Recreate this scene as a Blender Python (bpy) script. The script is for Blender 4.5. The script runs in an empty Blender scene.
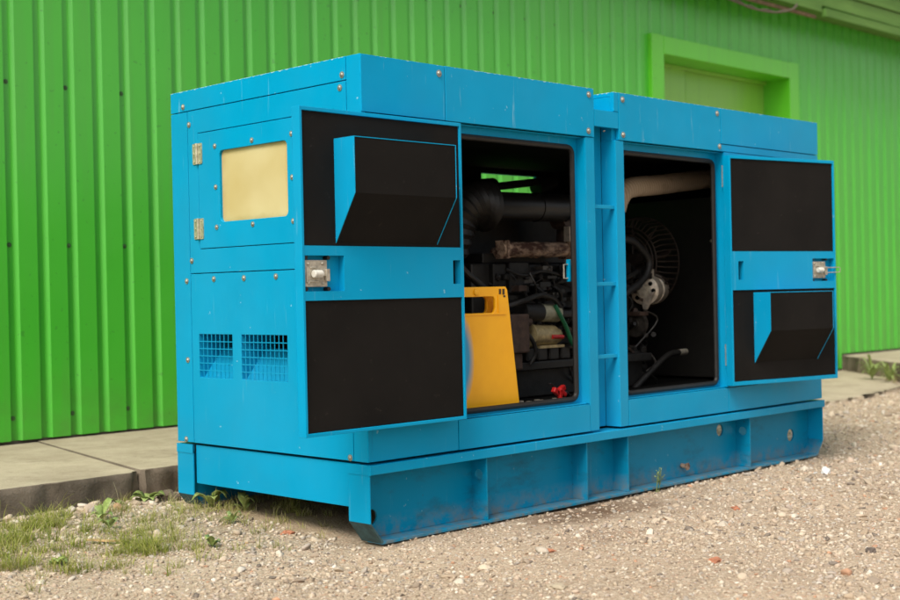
import bpy, bmesh, math, random
import numpy as np
from mathutils import Vector, Matrix, noise
random.seed(7); rng = np.random.default_rng(11)
sc = bpy.context.scene; C = sc.collection
R = math.radians

# ------------------------------------------------------------------ materials
def newmat(name):
    m = bpy.data.materials.new(name); m.use_nodes = True
    nt = m.node_tree; b = nt.nodes['Principled BSDF']
    return m, nt, b
def N(nt, t, **k):
    n = nt.nodes.new(t)
    for a, v in k.items(): setattr(n, a, v)
    return n
def L(nt, a, b): nt.links.new(a, b)
def pos(nt): return N(nt, 'ShaderNodeNewGeometry').outputs['Position']
def noise_tex(nt, scale, detail=4, rough=.55, vec=None, stretch=None):
    n = N(nt, 'ShaderNodeTexNoise'); n.inputs['Scale'].default_value = scale
    n.inputs['Detail'].default_value = detail; n.inputs['Roughness'].default_value = rough
    v = vec or pos(nt)
    if stretch:
        mp = N(nt, 'ShaderNodeMapping'); mp.inputs['Scale'].default_value = stretch
        L(nt, v, mp.inputs['Vector']); v = mp.outputs[0]
    L(nt, v, n.inputs['Vector']); return n.outputs['Fac']
def ramp(nt, fac, a, b, ca=(0,0,0,1), cb=(1,1,1,1)):
    r = N(nt, 'ShaderNodeValToRGB'); e = r.color_ramp.elements
    e[0].position = a; e[1].position = b; e[0].color = ca; e[1].color = cb
    L(nt, fac, r.inputs[0]); return r.outputs[0]
def mix(nt, fac, a, b):
    m = N(nt, 'ShaderNodeMix', data_type='RGBA')
    for i, v in ((0, fac), (6, a), (7, b)):
        if hasattr(v, 'links'): L(nt, v, m.inputs[i])
        elif i == 0: m.inputs[0].default_value = v
        else: m.inputs[i].default_value = (*v[:3], 1)
    return m.outputs[2]
def math_(nt, op, a, b=0.0, clamp=False):
    m = N(nt, 'ShaderNodeMath', operation=op); m.use_clamp = clamp
    for i, v in ((0, a), (1, b)):
        if hasattr(v, 'links'): L(nt, v, m.inputs[i])
        else: m.inputs[i].default_value = v
    return m.outputs[0]
def bump(nt, b, h, strength, dist=.002):
    n = N(nt, 'ShaderNodeBump'); n.inputs['Strength'].default_value = strength
    n.inputs['Distance'].default_value = dist
    L(nt, h, n.inputs['Height']); L(nt, n.outputs[0], b.inputs['Normal'])
def simple(name, col, rough=.6, metal=0, var=.15, scale=25, spec=.5, bmp=0, coat=0):
    m, nt, b = newmat(name)
    f = noise_tex(nt, scale, 5)
    lo = tuple(c*(1-var) for c in col); hi = tuple(min(1, c*(1+var)) for c in col)
    L(nt, mix(nt, ramp(nt, f, .3, .7), lo, hi), b.inputs['Base Color'])
    b.inputs['Roughness'].default_value = rough; b.inputs['Metallic'].default_value = metal
    b.inputs['Specular IOR Level'].default_value = spec; b.inputs['Coat Weight'].default_value = coat
    if bmp: bump(nt, b, noise_tex(nt, scale*4, 4), bmp)
    return m

BLUE = (.0, .298, .535)
def blue_paint(name, worn=False, dirty=0.0):
    m, nt, b = newmat(name)
    P = pos(nt)
    base = mix(nt, ramp(nt, noise_tex(nt, 2.2, 3), .3, .75), tuple(c*.94 for c in BLUE), tuple(c*1.05 for c in BLUE))
    # tiny paint chips and vertical scuffs
    chip = ramp(nt, noise_tex(nt, 30, 3, .6), .715, .73)
    base = mix(nt, math_(nt, 'MULTIPLY', chip, .6), base, (.3, .55, .65))
    scuff = ramp(nt, noise_tex(nt, 9, 4, .65, stretch=(5, 5, .30)), .64, .74)
    base = mix(nt, math_(nt, 'MULTIPLY', scuff, .22 if not worn else .6), base, (.25, .5, .62))
    if worn:
        sep = N(nt, 'ShaderNodeSeparateXYZ'); L(nt, P, sep.inputs[0])
        edge = ramp(nt, sep.outputs[2], .0, 1.0)
        e = math_(nt, 'GREATER_THAN', math_(nt, 'ADD', sep.outputs[2], math_(nt, 'MULTIPLY', noise_tex(nt, 42, 6, .7), .026)), 1.8684)
        base = mix(nt, e, base, (.30, .52, .60))
    # thin dust film settling unevenly on the panels
    film = ramp(nt, noise_tex(nt, 1.1, 6, .62, stretch=(1, 1, .6)), .42, .72)
    base = mix(nt, math_(nt, 'MULTIPLY', film, .08), base, (.16, .26, .28))
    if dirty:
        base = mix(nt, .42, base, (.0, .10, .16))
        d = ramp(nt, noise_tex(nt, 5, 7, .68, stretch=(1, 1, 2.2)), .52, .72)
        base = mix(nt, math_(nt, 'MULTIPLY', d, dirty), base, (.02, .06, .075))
        sp = ramp(nt, noise_tex(nt, 48, 3, .6), .71, .74)
        base = mix(nt, math_(nt, 'MULTIPLY', sp, .8), base, (.05, .03, .02))
        sepz = N(nt, 'ShaderNodeSeparateXYZ'); L(nt, P, sepz.inputs[0])
        low = math_(nt, 'SUBTRACT', 1.0, math_(nt, 'MULTIPLY', sepz.outputs[2], 11.0), True)
        dust = ramp(nt, noise_tex(nt, 16, 6, .7), .40, .62)
        base = mix(nt, math_(nt, 'MULTIPLY', math_(nt, 'MULTIPLY', dust, low), .75), base, (.20, .165, .12))
    L(nt, base, b.inputs['Base Color'])
    L(nt, ramp(nt, noise_tex(nt, 3, 5), .2, .8, (.30,)*3+(1,), (.46,)*3+(1,)), b.inputs['Roughness'])
    b.inputs['Specular IOR Level'].default_value = .40
    b.inputs['Specular Tint'].default_value = (.05, .62, .9, 1)
    bump(nt, b, noise_tex(nt, 1.6, 3), .45, .03)
    return m
M = {}
M['blue'] = blue_paint('blue_paint')
M['blue_worn'] = blue_paint('blue_paint_worn', worn=True)
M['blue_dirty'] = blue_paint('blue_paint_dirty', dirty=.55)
M['flange'] = blue_paint('blue_paint_flange', dirty=.0)
M['foot'] = None

def green_paint(name, col, hi):
    m, nt, b = newmat(name)
    base = mix(nt, ramp(nt, noise_tex(nt, .7, 4), .3, .7), col, hi)
    st = ramp(nt, noise_tex(nt, 6, 5, .6, stretch=(2, 1, .12)), .5, .8)
    base = mix(nt, math_(nt, 'MULTIPLY', st, .35), base, (.10, .30, .05))
    sp = ramp(nt, noise_tex(nt, 26, 2), .70, .72)
    base = mix(nt, math_(nt, 'MULTIPLY', sp, .35), base, (.03, .10, .02))
    sz = N(nt, 'ShaderNodeSeparateXYZ'); L(nt, pos(nt), sz.inputs[0])   # uneven darker green-brown towards the bottom
    low_tint = math_(nt, 'SUBTRACT', 1.0, math_(nt, 'MULTIPLY', math_(nt, 'SUBTRACT', sz.outputs[2], .15), 2.2), True)
    low_tint = math_(nt, 'MULTIPLY', low_tint, ramp(nt, noise_tex(nt, 7, 7, .7), .38, .7))
    base = mix(nt, math_(nt, 'MULTIPLY', low_tint, .38), base, (.09, .15, .04))
    L(nt, base, b.inputs['Base Color'])
    L(nt, ramp(nt, noise_tex(nt, 2.5, 4), .2, .8, (.26,)*3+(1,), (.40,)*3+(1,)), b.inputs['Roughness'])
    b.inputs['Specular IOR Level'].default_value = .75
    bump(nt, b, noise_tex(nt, 1.3, 2), .3, .02)
    return m
M['foot'] = simple('foot_grey_blue', (.03, .075, .085), .7, var=.5, bmp=.3)  # dark grey-blue for the foot plates at the left end
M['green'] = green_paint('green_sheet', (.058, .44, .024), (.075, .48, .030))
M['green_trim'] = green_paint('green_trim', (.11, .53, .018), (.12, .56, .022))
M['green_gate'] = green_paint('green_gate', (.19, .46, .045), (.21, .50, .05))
def wood_green():
    m, nt, b = newmat('green_board')
    f = ramp(nt, noise_tex(nt, 5, 6, .65, stretch=(.25, 3, 3)), .35, .7)
    base = mix(nt, f, (.070, .17, .022), (.125, .26, .045))
    w = ramp(nt, noise_tex(nt, 14, 4, .6, stretch=(.3, 2, 2)), .66, .74)
    base = mix(nt, math_(nt, 'MULTIPLY', w, .6), base, (.12, .11, .06))
    L(nt, base, b.inputs['Base Color']); b.inputs['Roughness'].default_value = .7
    bump(nt, b, noise_tex(nt, 60, 4, .6, stretch=(.1, 2, 2)), .4, .003)
    return m
M['board'] = wood_green()
M['old_cable'] = simple('old_cable', (.10, .085, .055), .7)
M['screw'] = simple('screw_head', (.07, .14, .05), .5, metal=.2, var=.5)
M['raw_wood'] = simple('raw_wood', (.20, .14, .085), .85, var=.4, bmp=.4)
M['foam'] = None
def foam():
    m, nt, b = newmat('black_foam')
    base = mix(nt, ramp(nt, noise_tex(nt, 3, 5), .3, .7), (.0055, .0046, .0037), (.0105, .0088, .0072))
    sp = ramp(nt, noise_tex(nt, 30, 5, .75), .635, .72)
    base = mix(nt, math_(nt, 'MULTIPLY', sp, .35), base, (.06, .05, .04))
    L(nt, base, b.inputs['Base Color']); b.inputs['Roughness'].default_value = .8
    b.inputs['Specular IOR Level'].default_value = .16
    bump(nt, b, math_(nt, 'ADD', noise_tex(nt, 500, 2), math_(nt, 'MULTIPLY', noise_tex(nt, 4, 3), 8.0)), .5, .001)
    return m
M['foam'] = foam()
M['inner'] = simple('inner_lining', (.0025, .0023, .0021), .9, spec=.1)
M['rubber'] = simple('black_rubber', (.012, .011, .010), .55, var=.3, spec=.4)
M['duct'] = simple('duct_rubber', (.009, .0078, .0068), .42, var=.3, spec=.5)
M['iron'] = simple('engine_iron', (.0085, .0075, .0065), .55, var=.6, spec=.45, bmp=.4)
M['cage'] = simple('fan_guard_metal', (.030, .019, .013), .6, var=.4)
M['metal'] = simple('zinc_metal', (.46, .42, .34), .45, metal=.55, var=.3, scale=60)
M['bolt'] = simple('bolt_metal', (.34, .33, .28), .45, metal=.55, var=.3, scale=90)
M['hinge'] = simple('hinge_metal', (.50, .47, .33), .4, metal=.5, var=.3, scale=60)
M['alu'] = simple('cast_aluminium', (.52, .45, .36), .5, metal=.4, var=.35, scale=40, bmp=.4)
M['cream'] = simple('cream_casing', (.30, .29, .20), .5, var=.3, scale=40)
M['brass'] = simple('brass_casing', (.33, .26, .13), .45, metal=.3, var=.4, scale=40)
M['redpl'] = simple('red_plastic', (.45, .012, .012), .4)
M['greencable'] = simple('green_cable', (.01, .13, .05), .45)
M['knob'] = simple('white_plastic', (.62, .60, .52), .4)
def rusty():
    m, nt, b = newmat('rusty_manifold')
    f = ramp(nt, noise_tex(nt, 16, 6, .65, stretch=(.8, 1.6, 1.6)), .42, .62)
    base = mix(nt, f, (.05, .018, .009), (.42, .29, .20))
    L(nt, base, b.inputs['Base Color']); b.inputs['Roughness'].default_value = .8
    bump(nt, b, f, .15, .002); return m
M['rust'] = rusty()
def wrap():
    m, nt, b = newmat('exhaust_wrap')
    w = N(nt, 'ShaderNodeTexWave'); w.inputs['Scale'].default_value = 16; w.inputs['Distortion'].default_value = 1.5
    mp = N(nt, 'ShaderNodeMapping'); mp.inputs['Rotation'].default_value = (0, .35, 0)
    L(nt, pos(nt), mp.inputs[0]); L(nt, mp.outputs[0], w.inputs[0])
    base = mix(nt, w.outputs['Fac'], (.44, .34, .24), (.56, .45, .33))
    d = ramp(nt, noise_tex(nt, 14, 4), .55, .7)
    base = mix(nt, math_(nt, 'MULTIPLY', d, .3), base, (.16, .10, .06))
    L(nt, base, b.inputs['Base Color']); b.inputs['Roughness'].default_value = .95
    bump(nt, b, w.outputs['Fac'], .5, .004); return m
M['wrap'] = wrap()
M['brownbox'] = simple('brown_grime', (.045, .026, .018), .7, var=.5, bmp=.4)
M['greasy'] = simple('greasy_metal', (.040, .035, .029), .38, var=.7, scale=30, bmp=.5)
M['panel_dark'] = simple('dark_panel', (.010, .009, .0075), .5, var=.3)
def pane():
    m, nt, b = newmat('yellowed_pane')
    tc = N(nt, 'ShaderNodeTexCoord')
    f = noise_tex(nt, 2.6, 3, .5)
    base = mix(nt, ramp(nt, f, .32, .68), (.52, .41, .18), (.62, .53, .29))
    sp = N(nt, 'ShaderNodeSeparateXYZ'); L(nt, pos(nt), sp.inputs[0])      # grime collected round the rim
    dy = math_(nt, 'ABSOLUTE', math_(nt, 'DIVIDE', math_(nt, 'SUBTRACT', sp.outputs[1], .684), .232))
    dz = math_(nt, 'ABSOLUTE', math_(nt, 'DIVIDE', math_(nt, 'SUBTRACT', sp.outputs[2], 1.420), .153))
    rim = math_(nt, 'ADD', math_(nt, 'MAXIMUM', dy, dz), math_(nt, 'MULTIPLY', math_(nt, 'SUBTRACT', noise_tex(nt, 12, 5, .6), .5), .35))
    base = mix(nt, math_(nt, 'MULTIPLY', ramp(nt, rim, .84, 1.05), .55), base, (.42, .30, .11))
    base = mix(nt, math_(nt, 'MULTIPLY', ramp(nt, rim, .15, .62, (1,1,1,1), (0,0,0,1)), .30), base, (.44, .33, .13))
    L(nt, base, b.inputs['Base Color']); b.inputs['Roughness'].default_value = .3
    b.inputs['Subsurface Weight'].default_value = .0
    return m
M['pane'] = pane()
def sign():
    m, nt, b = newmat('yellow_plastic')
    sep = N(nt, 'ShaderNodeSeparateXYZ'); L(nt, pos(nt), sep.inputs[0])
    dx = math_(nt, 'DIVIDE', math_(nt, 'SUBTRACT', sep.outputs[0], .635), .085)
    dz = math_(nt, 'DIVIDE', math_(nt, 'SUBTRACT', sep.outputs[2], .665), .20)
    d = math_(nt, 'ADD', math_(nt, 'POWER', math_(nt, 'ABSOLUTE', dx), 2), math_(nt, 'POWER', math_(nt, 'ABSOLUTE', dz), 2))
    msk = ramp(nt, d, .35, 1.1, (1,1,1,1), (0,0,0,1))
    base = mix(nt, ramp(nt, noise_tex(nt, 9, 4), .3, .7), (.88, .40, .003), (.94, .45, .005))
    base = mix(nt, msk, base, (.02, .30, .52))
    L(nt, base, b.inputs['Base Color']); b.inputs['Roughness'].default_value = .4
    return m
M['sign'] = sign()
M['ink'] = simple('dark_print', (.06, .03, .01), .6)
def concrete(name, a, c, dark):
    m, nt, b = newmat(name)
    f = ramp(nt, noise_tex(nt, 3.0, 8, .65), .3, .7)
    base = mix(nt, f, a, c)
    s = ramp(nt, noise_tex(nt, 9, 6, .7), .55, .72)
    base = mix(nt, math_(nt, 'MULTIPLY', s, .5), base, dark)
    g = ramp(nt, noise_tex(nt, 170, 2, .5), .55, .7)
    base = mix(nt, math_(nt, 'MULTIPLY', g, .35), base, tuple(x*.5 for x in a))
    L(nt, base, b.inputs['Base Color']); b.inputs['Roughness'].default_value = .92
    b.inputs['Specular IOR Level'].default_value = .25
    h = math_(nt, 'ADD', noise_tex(nt, 120, 5, .7), math_(nt, 'MULTIPLY', noise_tex(nt, 14, 6, .65), 2.0))
    bump(nt, b, h, .6, .006)
    return m
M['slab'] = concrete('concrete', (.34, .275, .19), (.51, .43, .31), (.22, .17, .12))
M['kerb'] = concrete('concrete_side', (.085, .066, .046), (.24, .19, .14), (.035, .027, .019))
def ground_mat():
    m, nt, b = newmat('gravel_ground')
    f = ramp(nt, noise_tex(nt, 1.3, 7, .6), .35, .65)
    base = mix(nt, f, (.345, .262, .18), (.47, .365, .255))
    v = N(nt, 'ShaderNodeTexVoronoi'); v.inputs['Scale'].default_value = 95
    L(nt, pos(nt), v.inputs['Vector'])
    sp = N(nt, 'ShaderNodeSeparateColor'); L(nt, v.outputs['Color'], sp.inputs[0])
    base = mix(nt, math_(nt, 'MULTIPLY', ramp(nt, sp.outputs[0], .45, .95), .6), base, (.60, .49, .37))
    base = mix(nt, math_(nt, 'MULTIPLY', ramp(nt, sp.outputs[1], .84, .92), .6), base, (.24, .175, .12))
    base = mix(nt, math_(nt, 'MULTIPLY', ramp(nt, sp.outputs[2], .90, .96), .6), base, (.50, .30, .20))
    sx = N(nt, 'ShaderNodeSeparateXYZ'); L(nt, pos(nt), sx.inputs[0])
    def spot(cx, cy, rx, ry):                                       # patches of bare brown soil
        a = math_(nt, 'POWER', math_(nt, 'ABSOLUTE', math_(nt, 'DIVIDE', math_(nt, 'SUBTRACT', sx.outputs[0], cx), rx)), 2)
        c = math_(nt, 'POWER', math_(nt, 'ABSOLUTE', math_(nt, 'DIVIDE', math_(nt, 'SUBTRACT', sx.outputs[1], cy), ry)), 2)
        d = math_(nt, 'ADD', math_(nt, 'ADD', a, c), math_(nt, 'MULTIPLY', noise_tex(nt, 9, 5, .65), 1.8))
        return ramp(nt, d, .75, 1.0, (1,1,1,1), (0,0,0,1)) if False else math_(nt, 'SUBTRACT', 1.9, d, True)
    base = mix(nt, math_(nt, 'MULTIPLY', spot(1.20, -.12, .55, .22), .95), base, (.15, .090, .052))
    base = mix(nt, math_(nt, 'MULTIPLY', spot(.75, -.52, .30, .14), .45), base, (.22, .14, .09))
    base = mix(nt, math_(nt, 'MULTIPLY', spot(.35, .80, .75, .60), .65), base, (.27, .195, .11))
    base = mix(nt, math_(nt, 'MULTIPLY', spot(-.7, .95, .80, .50), .45), base, (.25, .20, .11))
    L(nt, base, b.inputs['Base Color']); b.inputs['Roughness'].default_value = .95
    b.inputs['Specular IOR Level'].default_value = .2
    h = math_(nt, 'ADD', math_(nt, 'MULTIPLY', v.outputs['Distance'], -1.2), noise_tex(nt, 150, 4, .7))
    bump(nt, b, h, .6, .006)
    return m
M['ground'] = ground_mat()
def vcol(name, rough=.9, spec=.25, trans=0):
    m, nt, b = newmat(name)
    a = N(nt, 'ShaderNodeAttribute'); a.attribute_name = 'col'
    c = a.outputs['Color']
    if not trans:
        c = mix(nt, math_(nt, 'MULTIPLY', ramp(nt, noise_tex(nt, 160, 4), .4, .65), .3), c, (.3, .24, .18))
    L(nt, c, b.inputs['Base Color'])
    b.inputs['Roughness'].default_value = rough; b.inputs['Specular IOR Level'].default_value = spec
    if trans:
        t = N(nt, 'ShaderNodeBsdfTranslucent'); L(nt, c, t.inputs[0])
        mx = N(nt, 'ShaderNodeMixShader'); mx.inputs[0].default_value = trans
        o = nt.nodes['Material Output']
        L(nt, b.outputs[0], mx.inputs[1]); L(nt, t.outputs[0], mx.inputs[2]); L(nt, mx.outputs[0], o.inputs[0])
    return m
M['stones'] = vcol('stones'); M['blades'] = vcol('grass_blades', .6, .3, .35)
M['leaf'] = simple('weed_leaf', (.235, .30, .085), .55, var=.4, scale=60)
M['litter'] = simple('white_litter', (.75, .75, .72), .5)
M['chip'] = simple('wood_chip', (.50, .33, .15), .8, var=.3, bmp=.4)
M['brick'] = simple('brick_chip', (.42, .17, .09), .9, var=.3, bmp=.5)
M['darkstone'] = simple('dark_stone', (.13, .10, .08), .9, var=.3, bmp=.5)
M['grate'] = simple('void_black', (.004, .004, .004), .9, spec=.05)

# ------------------------------------------------------------------ helpers
def winv(parent):
    m = Matrix.Identity(4); p = parent; chain = []
    while p is not None:
        chain.append(p); p = p.parent
    for q in reversed(chain): m = m @ (Matrix.Translation(q.location) @ q.rotation_euler.to_matrix().to_4x4())
    return m.inverted()
def obj(name, bm, mat, parent=None, bevel=0, smooth=False, local=False):
    """link a bmesh given in world coordinates as one mesh object"""
    if parent is not None and not local: bm.transform(winv(parent))
    me = bpy.data.meshes.new(name); bm.normal_update(); bm.to_mesh(me); bm.free()
    o = bpy.data.objects.new(name, me); C.objects.link(o); o.parent = parent
    for mm in (mat if isinstance(mat, (list, tuple)) else [mat]): me.materials.append(mm)
    if smooth:
        for p in me.polygons: p.use_smooth = True
        try: me.set_sharp_from_angle(angle=R(40))
        except Exception: pass
    if bevel:
        b = o.modifiers.new('bevel', 'BEVEL'); b.width = bevel; b.segments = 2; b.limit_method = 'ANGLE'; b.angle_limit = R(40)
    return o
def thing(name, label, cat, loc=(0,0,0), rotz=0, group=None):
    o = bpy.data.objects.new(name, None); C.objects.link(o); o.empty_display_size = .2
    o.location = loc; o.rotation_euler = (0, 0, rotz); o['label'] = label; o['category'] = cat
    if group: o['group'] = group
    return o
def tag(o, label, cat, group=None):
    o['label'] = label; o['category'] = cat
    if group: o['group'] = group
    return o
def struct(o, kind='structure'): o['kind'] = kind; return o
def NB(): return bmesh.new()
def box(bm, x0, x1, y0, y1, z0, z1, mtx=None, mi=0):
    vs = [Vector((x, y, z)) for x in (x0, x1) for y in (y0, y1) for z in (z0, z1)]
    if mtx is not None: vs = [mtx @ v for v in vs]
    v = [bm.verts.new(c) for c in vs]
    for q in ((0,1,3,2), (4,6,7,5), (0,4,5,1), (2,3,7,6), (0,2,6,4), (1,5,7,3)):
        f = bm.faces.new([v[i] for i in q]); f.material_index = mi
    return bm
def mp(axis, a, b, c):
    return {'x': (c, a, b), 'y': (a, c, b), 'z': (a, b, c)}[axis]
def plate(bm, axis, outer, holes, c0, c1, mi=0):
    """flat plate in the plane of `axis`; outer and holes are (a, b) loops; from c0 to c1"""
    t = bmesh.new(); loops = []
    for lp in [outer] + list(holes):
        vs = [t.verts.new(mp(axis, a, b, c0)) for a, b in lp]
        for i in range(len(vs)): t.edges.new((vs[i], vs[(i+1) % len(vs)]))
    bmesh.ops.triangle_fill(t, edges=t.edges[:], use_beauty=True)
    r = bmesh.ops.extrude_face_region(t, geom=t.faces[:])
    d = Vector(mp(axis, 0, 0, c1-c0))
    bmesh.ops.translate(t, vec=d, verts=[g for g in r['geom'] if isinstance(g, bmesh.types.BMVert)])
    bmesh.ops.recalc_face_normals(t, faces=t.faces[:])
    for f in t.faces: f.material_index = mi
    me = bpy.data.meshes.new('t'); t.to_mesh(me); t.free(); bm.from_mesh(me); bpy.data.meshes.remove(me)
    return bm
def rect(a0, a1, b0, b1): return [(a0, b0), (a1, b0), (a1, b1), (a0, b1)]
def rrect(a0, a1, b0, b1, r, n=5):
    o = []
    for cx, cy, s in ((a1-r, b0+r, -90), (a1-r, b1-r, 0), (a0+r, b1-r, 90), (a0+r, b0+r, 180)):
        for i in range(n+1):
            t = R(s + 90*i/n); o.append((cx+r*math.cos(t), cy+r*math.sin(t)))
    return o
def circ(a, b, r, n=20): return [(a+r*math.cos(2*math.pi*i/n), b+r*math.sin(2*math.pi*i/n)) for i in range(n)]
def frame_at(d):
    d = d.normalized(); u = Vector((0,0,1)) if abs(d.z) < .9 else Vector((1,0,0))
    a = d.cross(u).normalized(); return a, d.cross(a).normalized()
def tube(bm, pts, r, n=10, closed=False, cap=True, mi=0):
    pts = [Vector(p) for p in pts]; rs = r if isinstance(r, (list, tuple)) else [r]*len(pts)
    rings = []; k = len(pts); pa = None
    for i, p in enumerate(pts):
        if closed: d = pts[(i+1) % k]-pts[i-1]
        else: d = pts[min(i+1, k-1)]-pts[max(i-1, 0)]
        if pa is None: a, b = frame_at(d)
        else:
            a = (pa - d.normalized()*pa.dot(d.normalized())).normalized(); b = d.normalized().cross(a)
        pa = a
        rings.append([bm.verts.new(p + (a*math.cos(2*math.pi*j/n) + b*math.sin(2*math.pi*j/n))*rs[i]) for j in range(n)])
    for i in range(k if closed else k-1):
        A, B = rings[i], rings[(i+1) % k]
        for j in range(n):
            f = bm.faces.new((A[j], A[(j+1) % n], B[(j+1) % n], B[j])); f.material_index = mi
    if cap and not closed:
        for rg in (rings[0][::-1], rings[-1]):
            f = bm.faces.new(rg); f.material_index = mi
    return bm
def smoothpath(p, n=6):
    P = [Vector(q) for q in p]; P = [P[0]*2-P[1]] + P + [P[-1]*2-P[-2]]; o = []
    for i in range(1, len(P)-2):
        for j in range(n):
            t = j/n; a, b, c, d = P[i-1], P[i], P[i+1], P[i+2]
            o.append(.5*((2*b) + (c-a)*t + (2*a-5*b+4*c-d)*t*t + (3*b-a-3*c+d)*t**3))
    o.append(P[-2]); return o
def cyl(bm, p0, p1, r, n=20, r1=None, mi=0): return tube(bm, [p0, p1], [r, r if r1 is None else r1], n, mi=mi)
def dome(bm, c, nrm, r, h=.6, n=10, washer=1.5):
    """round bolt head with a washer"""
    c = Vector(c); d = Vector(nrm).normalized()
    if washer: cyl(bm, c-d*.002, c+d*.0025, r*washer, n)
    tube(bm, [c+d*.002, c+d*.002+d*r*h*.6, c+d*.002+d*r*h, c+d*.002+d*r*h*1.15], [r, r*.9, r*.55, r*.1], n)

# ------------------------------------------------------------------ camera
cam = bpy.data.cameras.new('camera'); co = bpy.data.objects.new('camera', cam); C.objects.link(co)
CP = Vector((-3.2604, -3.6998, .9479)); yaw, pit, rol = .7875, -.0059, -.0206
fw = Vector((math.cos(pit)*math.sin(yaw), math.cos(pit)*math.cos(yaw), math.sin(pit)))
rt = Vector((math.cos(yaw), -math.sin(yaw), 0)); up = rt.cross(fw)
r2 = rt*math.cos(rol) + up*math.sin(rol); u2 = -rt*math.sin(rol) + up*math.cos(rol)
co.matrix_world = Matrix(((r2.x, u2.x, -fw.x, CP.x), (r2.y, u2.y, -fw.y, CP.y), (r2.z, u2.z, -fw.z, CP.z), (0,0,0,1)))
cam.sensor_width = 36; cam.lens = 1305.32/900*36; cam.clip_end = 3000; cam.clip_start = .05
cam.dof.use_dof = True; cam.dof.focus_distance = 5.2; cam.dof.aperture_fstop = 2.7
sc.camera = co

# ------------------------------------------------------------------ light
SUN_EL, SUN_DIR = 51, Vector((-.93, -.33, 0)).normalized()      # towards the sun, on the ground
w = bpy.data.worlds.new('World'); sc.world = w; w.use_nodes = True; nt = w.node_tree
sky = N(nt, 'ShaderNodeTexSky', sky_type='NISHITA'); sky.sun_disc = False
sky.sun_elevation = R(SUN_EL); sky.sun_rotation = math.atan2(SUN_DIR.x, SUN_DIR.y)
sky.air_density = 1.0; sky.dust_density = 4.0; sky.ozone_density = 1.0
hs = N(nt, 'ShaderNodeHueSaturation'); hs.inputs['Saturation'].default_value = .25
L(nt, sky.outputs[0], hs.inputs['Color'])
bg = nt.nodes['Background']; L(nt, hs.outputs[0], bg.inputs[0]); bg.inputs[1].default_value = .105
s = bpy.data.lights.new('sun', 'SUN'); so = bpy.data.objects.new('sun', s); C.objects.link(so)
s.energy = 1.5; s.angle = R(26); s.color = (1, .94, .84)
sd = Vector((SUN_DIR.x*math.cos(R(SUN_EL)), SUN_DIR.y*math.cos(R(SUN_EL)), math.sin(R(SUN_EL))))
so.rotation_euler = sd.to_track_quat('Z', 'Y').to_euler()
sc.view_settings.view_transform = 'Standard'; sc.view_settings.look = 'None'
sc.view_settings.gamma = 1; sc.view_settings.use_curve_mapping = False; sc.view_settings.exposure = .85

# ------------------------------------------------------------------ ground
def gh(x, y):
    """height of the ground"""
    n = noise.noise(Vector((x*.9, y*.9, 3.1)))*.014 + noise.noise(Vector((x*4, y*4, 1.7)))*.005
    k = max(0, min(1, (y-.20)/1.0)) * max(0, min(1, (2.0-x)/1.6))
    n += .050*k                                                     # soil heaped against the slab
    far = max(0.0, min(1.0, (x-3.6)/2.5)) * .026
    return n - .019 + far
def axis_pts(lo, hi, step, ext, g=1.35):
    a = list(np.arange(lo, hi, step)); d = step
    l = [a[0]]; h = [a[-1]]
    while h[-1] < ext: d *= g; h.append(h[-1]+d); l.append(l[-1]-d)
    return l[:0:-1] + a + h[1:]
xs = axis_pts(-3.2, 10.5, .035, 900); ys = axis_pts(-3.6, 3.2, .035, 900)
nx, ny = len(xs), len(ys)
vv = np.zeros((nx*ny, 3)); i = 0
for x in xs:
    for y in ys:
        near = -4 < x < 11.5 and -4.2 < y < 4
        vv[i] = (x, y, gh(x, y) if near else -.012); i += 1
idx = np.arange(nx*ny).reshape(nx, ny)
qs = np.stack([idx[:-1,:-1], idx[1:,:-1], idx[1:,1:], idx[:-1,1:]], -1).reshape(-1, 4)
def np_mesh(name, v, f, mat, col=None):
    me = bpy.data.meshes.new(name); k = f.shape[1]
    me.vertices.add(len(v)); me.vertices.foreach_set('co', np.ascontiguousarray(v, dtype=np.float32).ravel())
    me.loops.add(f.size); me.loops.foreach_set('vertex_index', np.ascontiguousarray(f, dtype=np.int32).ravel())
    me.polygons.add(len(f)); me.polygons.foreach_set('loop_start', np.arange(0, f.size, k, dtype=np.int32))
    me.update(calc_edges=True); me.materials.append(mat)
    if col is not None:
        a = me.color_attributes.new('col', 'FLOAT_COLOR', 'POINT')
        a.data.foreach_set('color', np.ascontiguousarray(np.c_[col, np.ones(len(col))], dtype=np.float32).ravel())
    o = bpy.data.objects.new(name, me); C.objects.link(o); return o
g = struct(np_mesh('ground', vv, qs, M['ground']))
g.data.polygons.foreach_set('use_smooth', np.ones(len(qs), dtype=bool))

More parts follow.
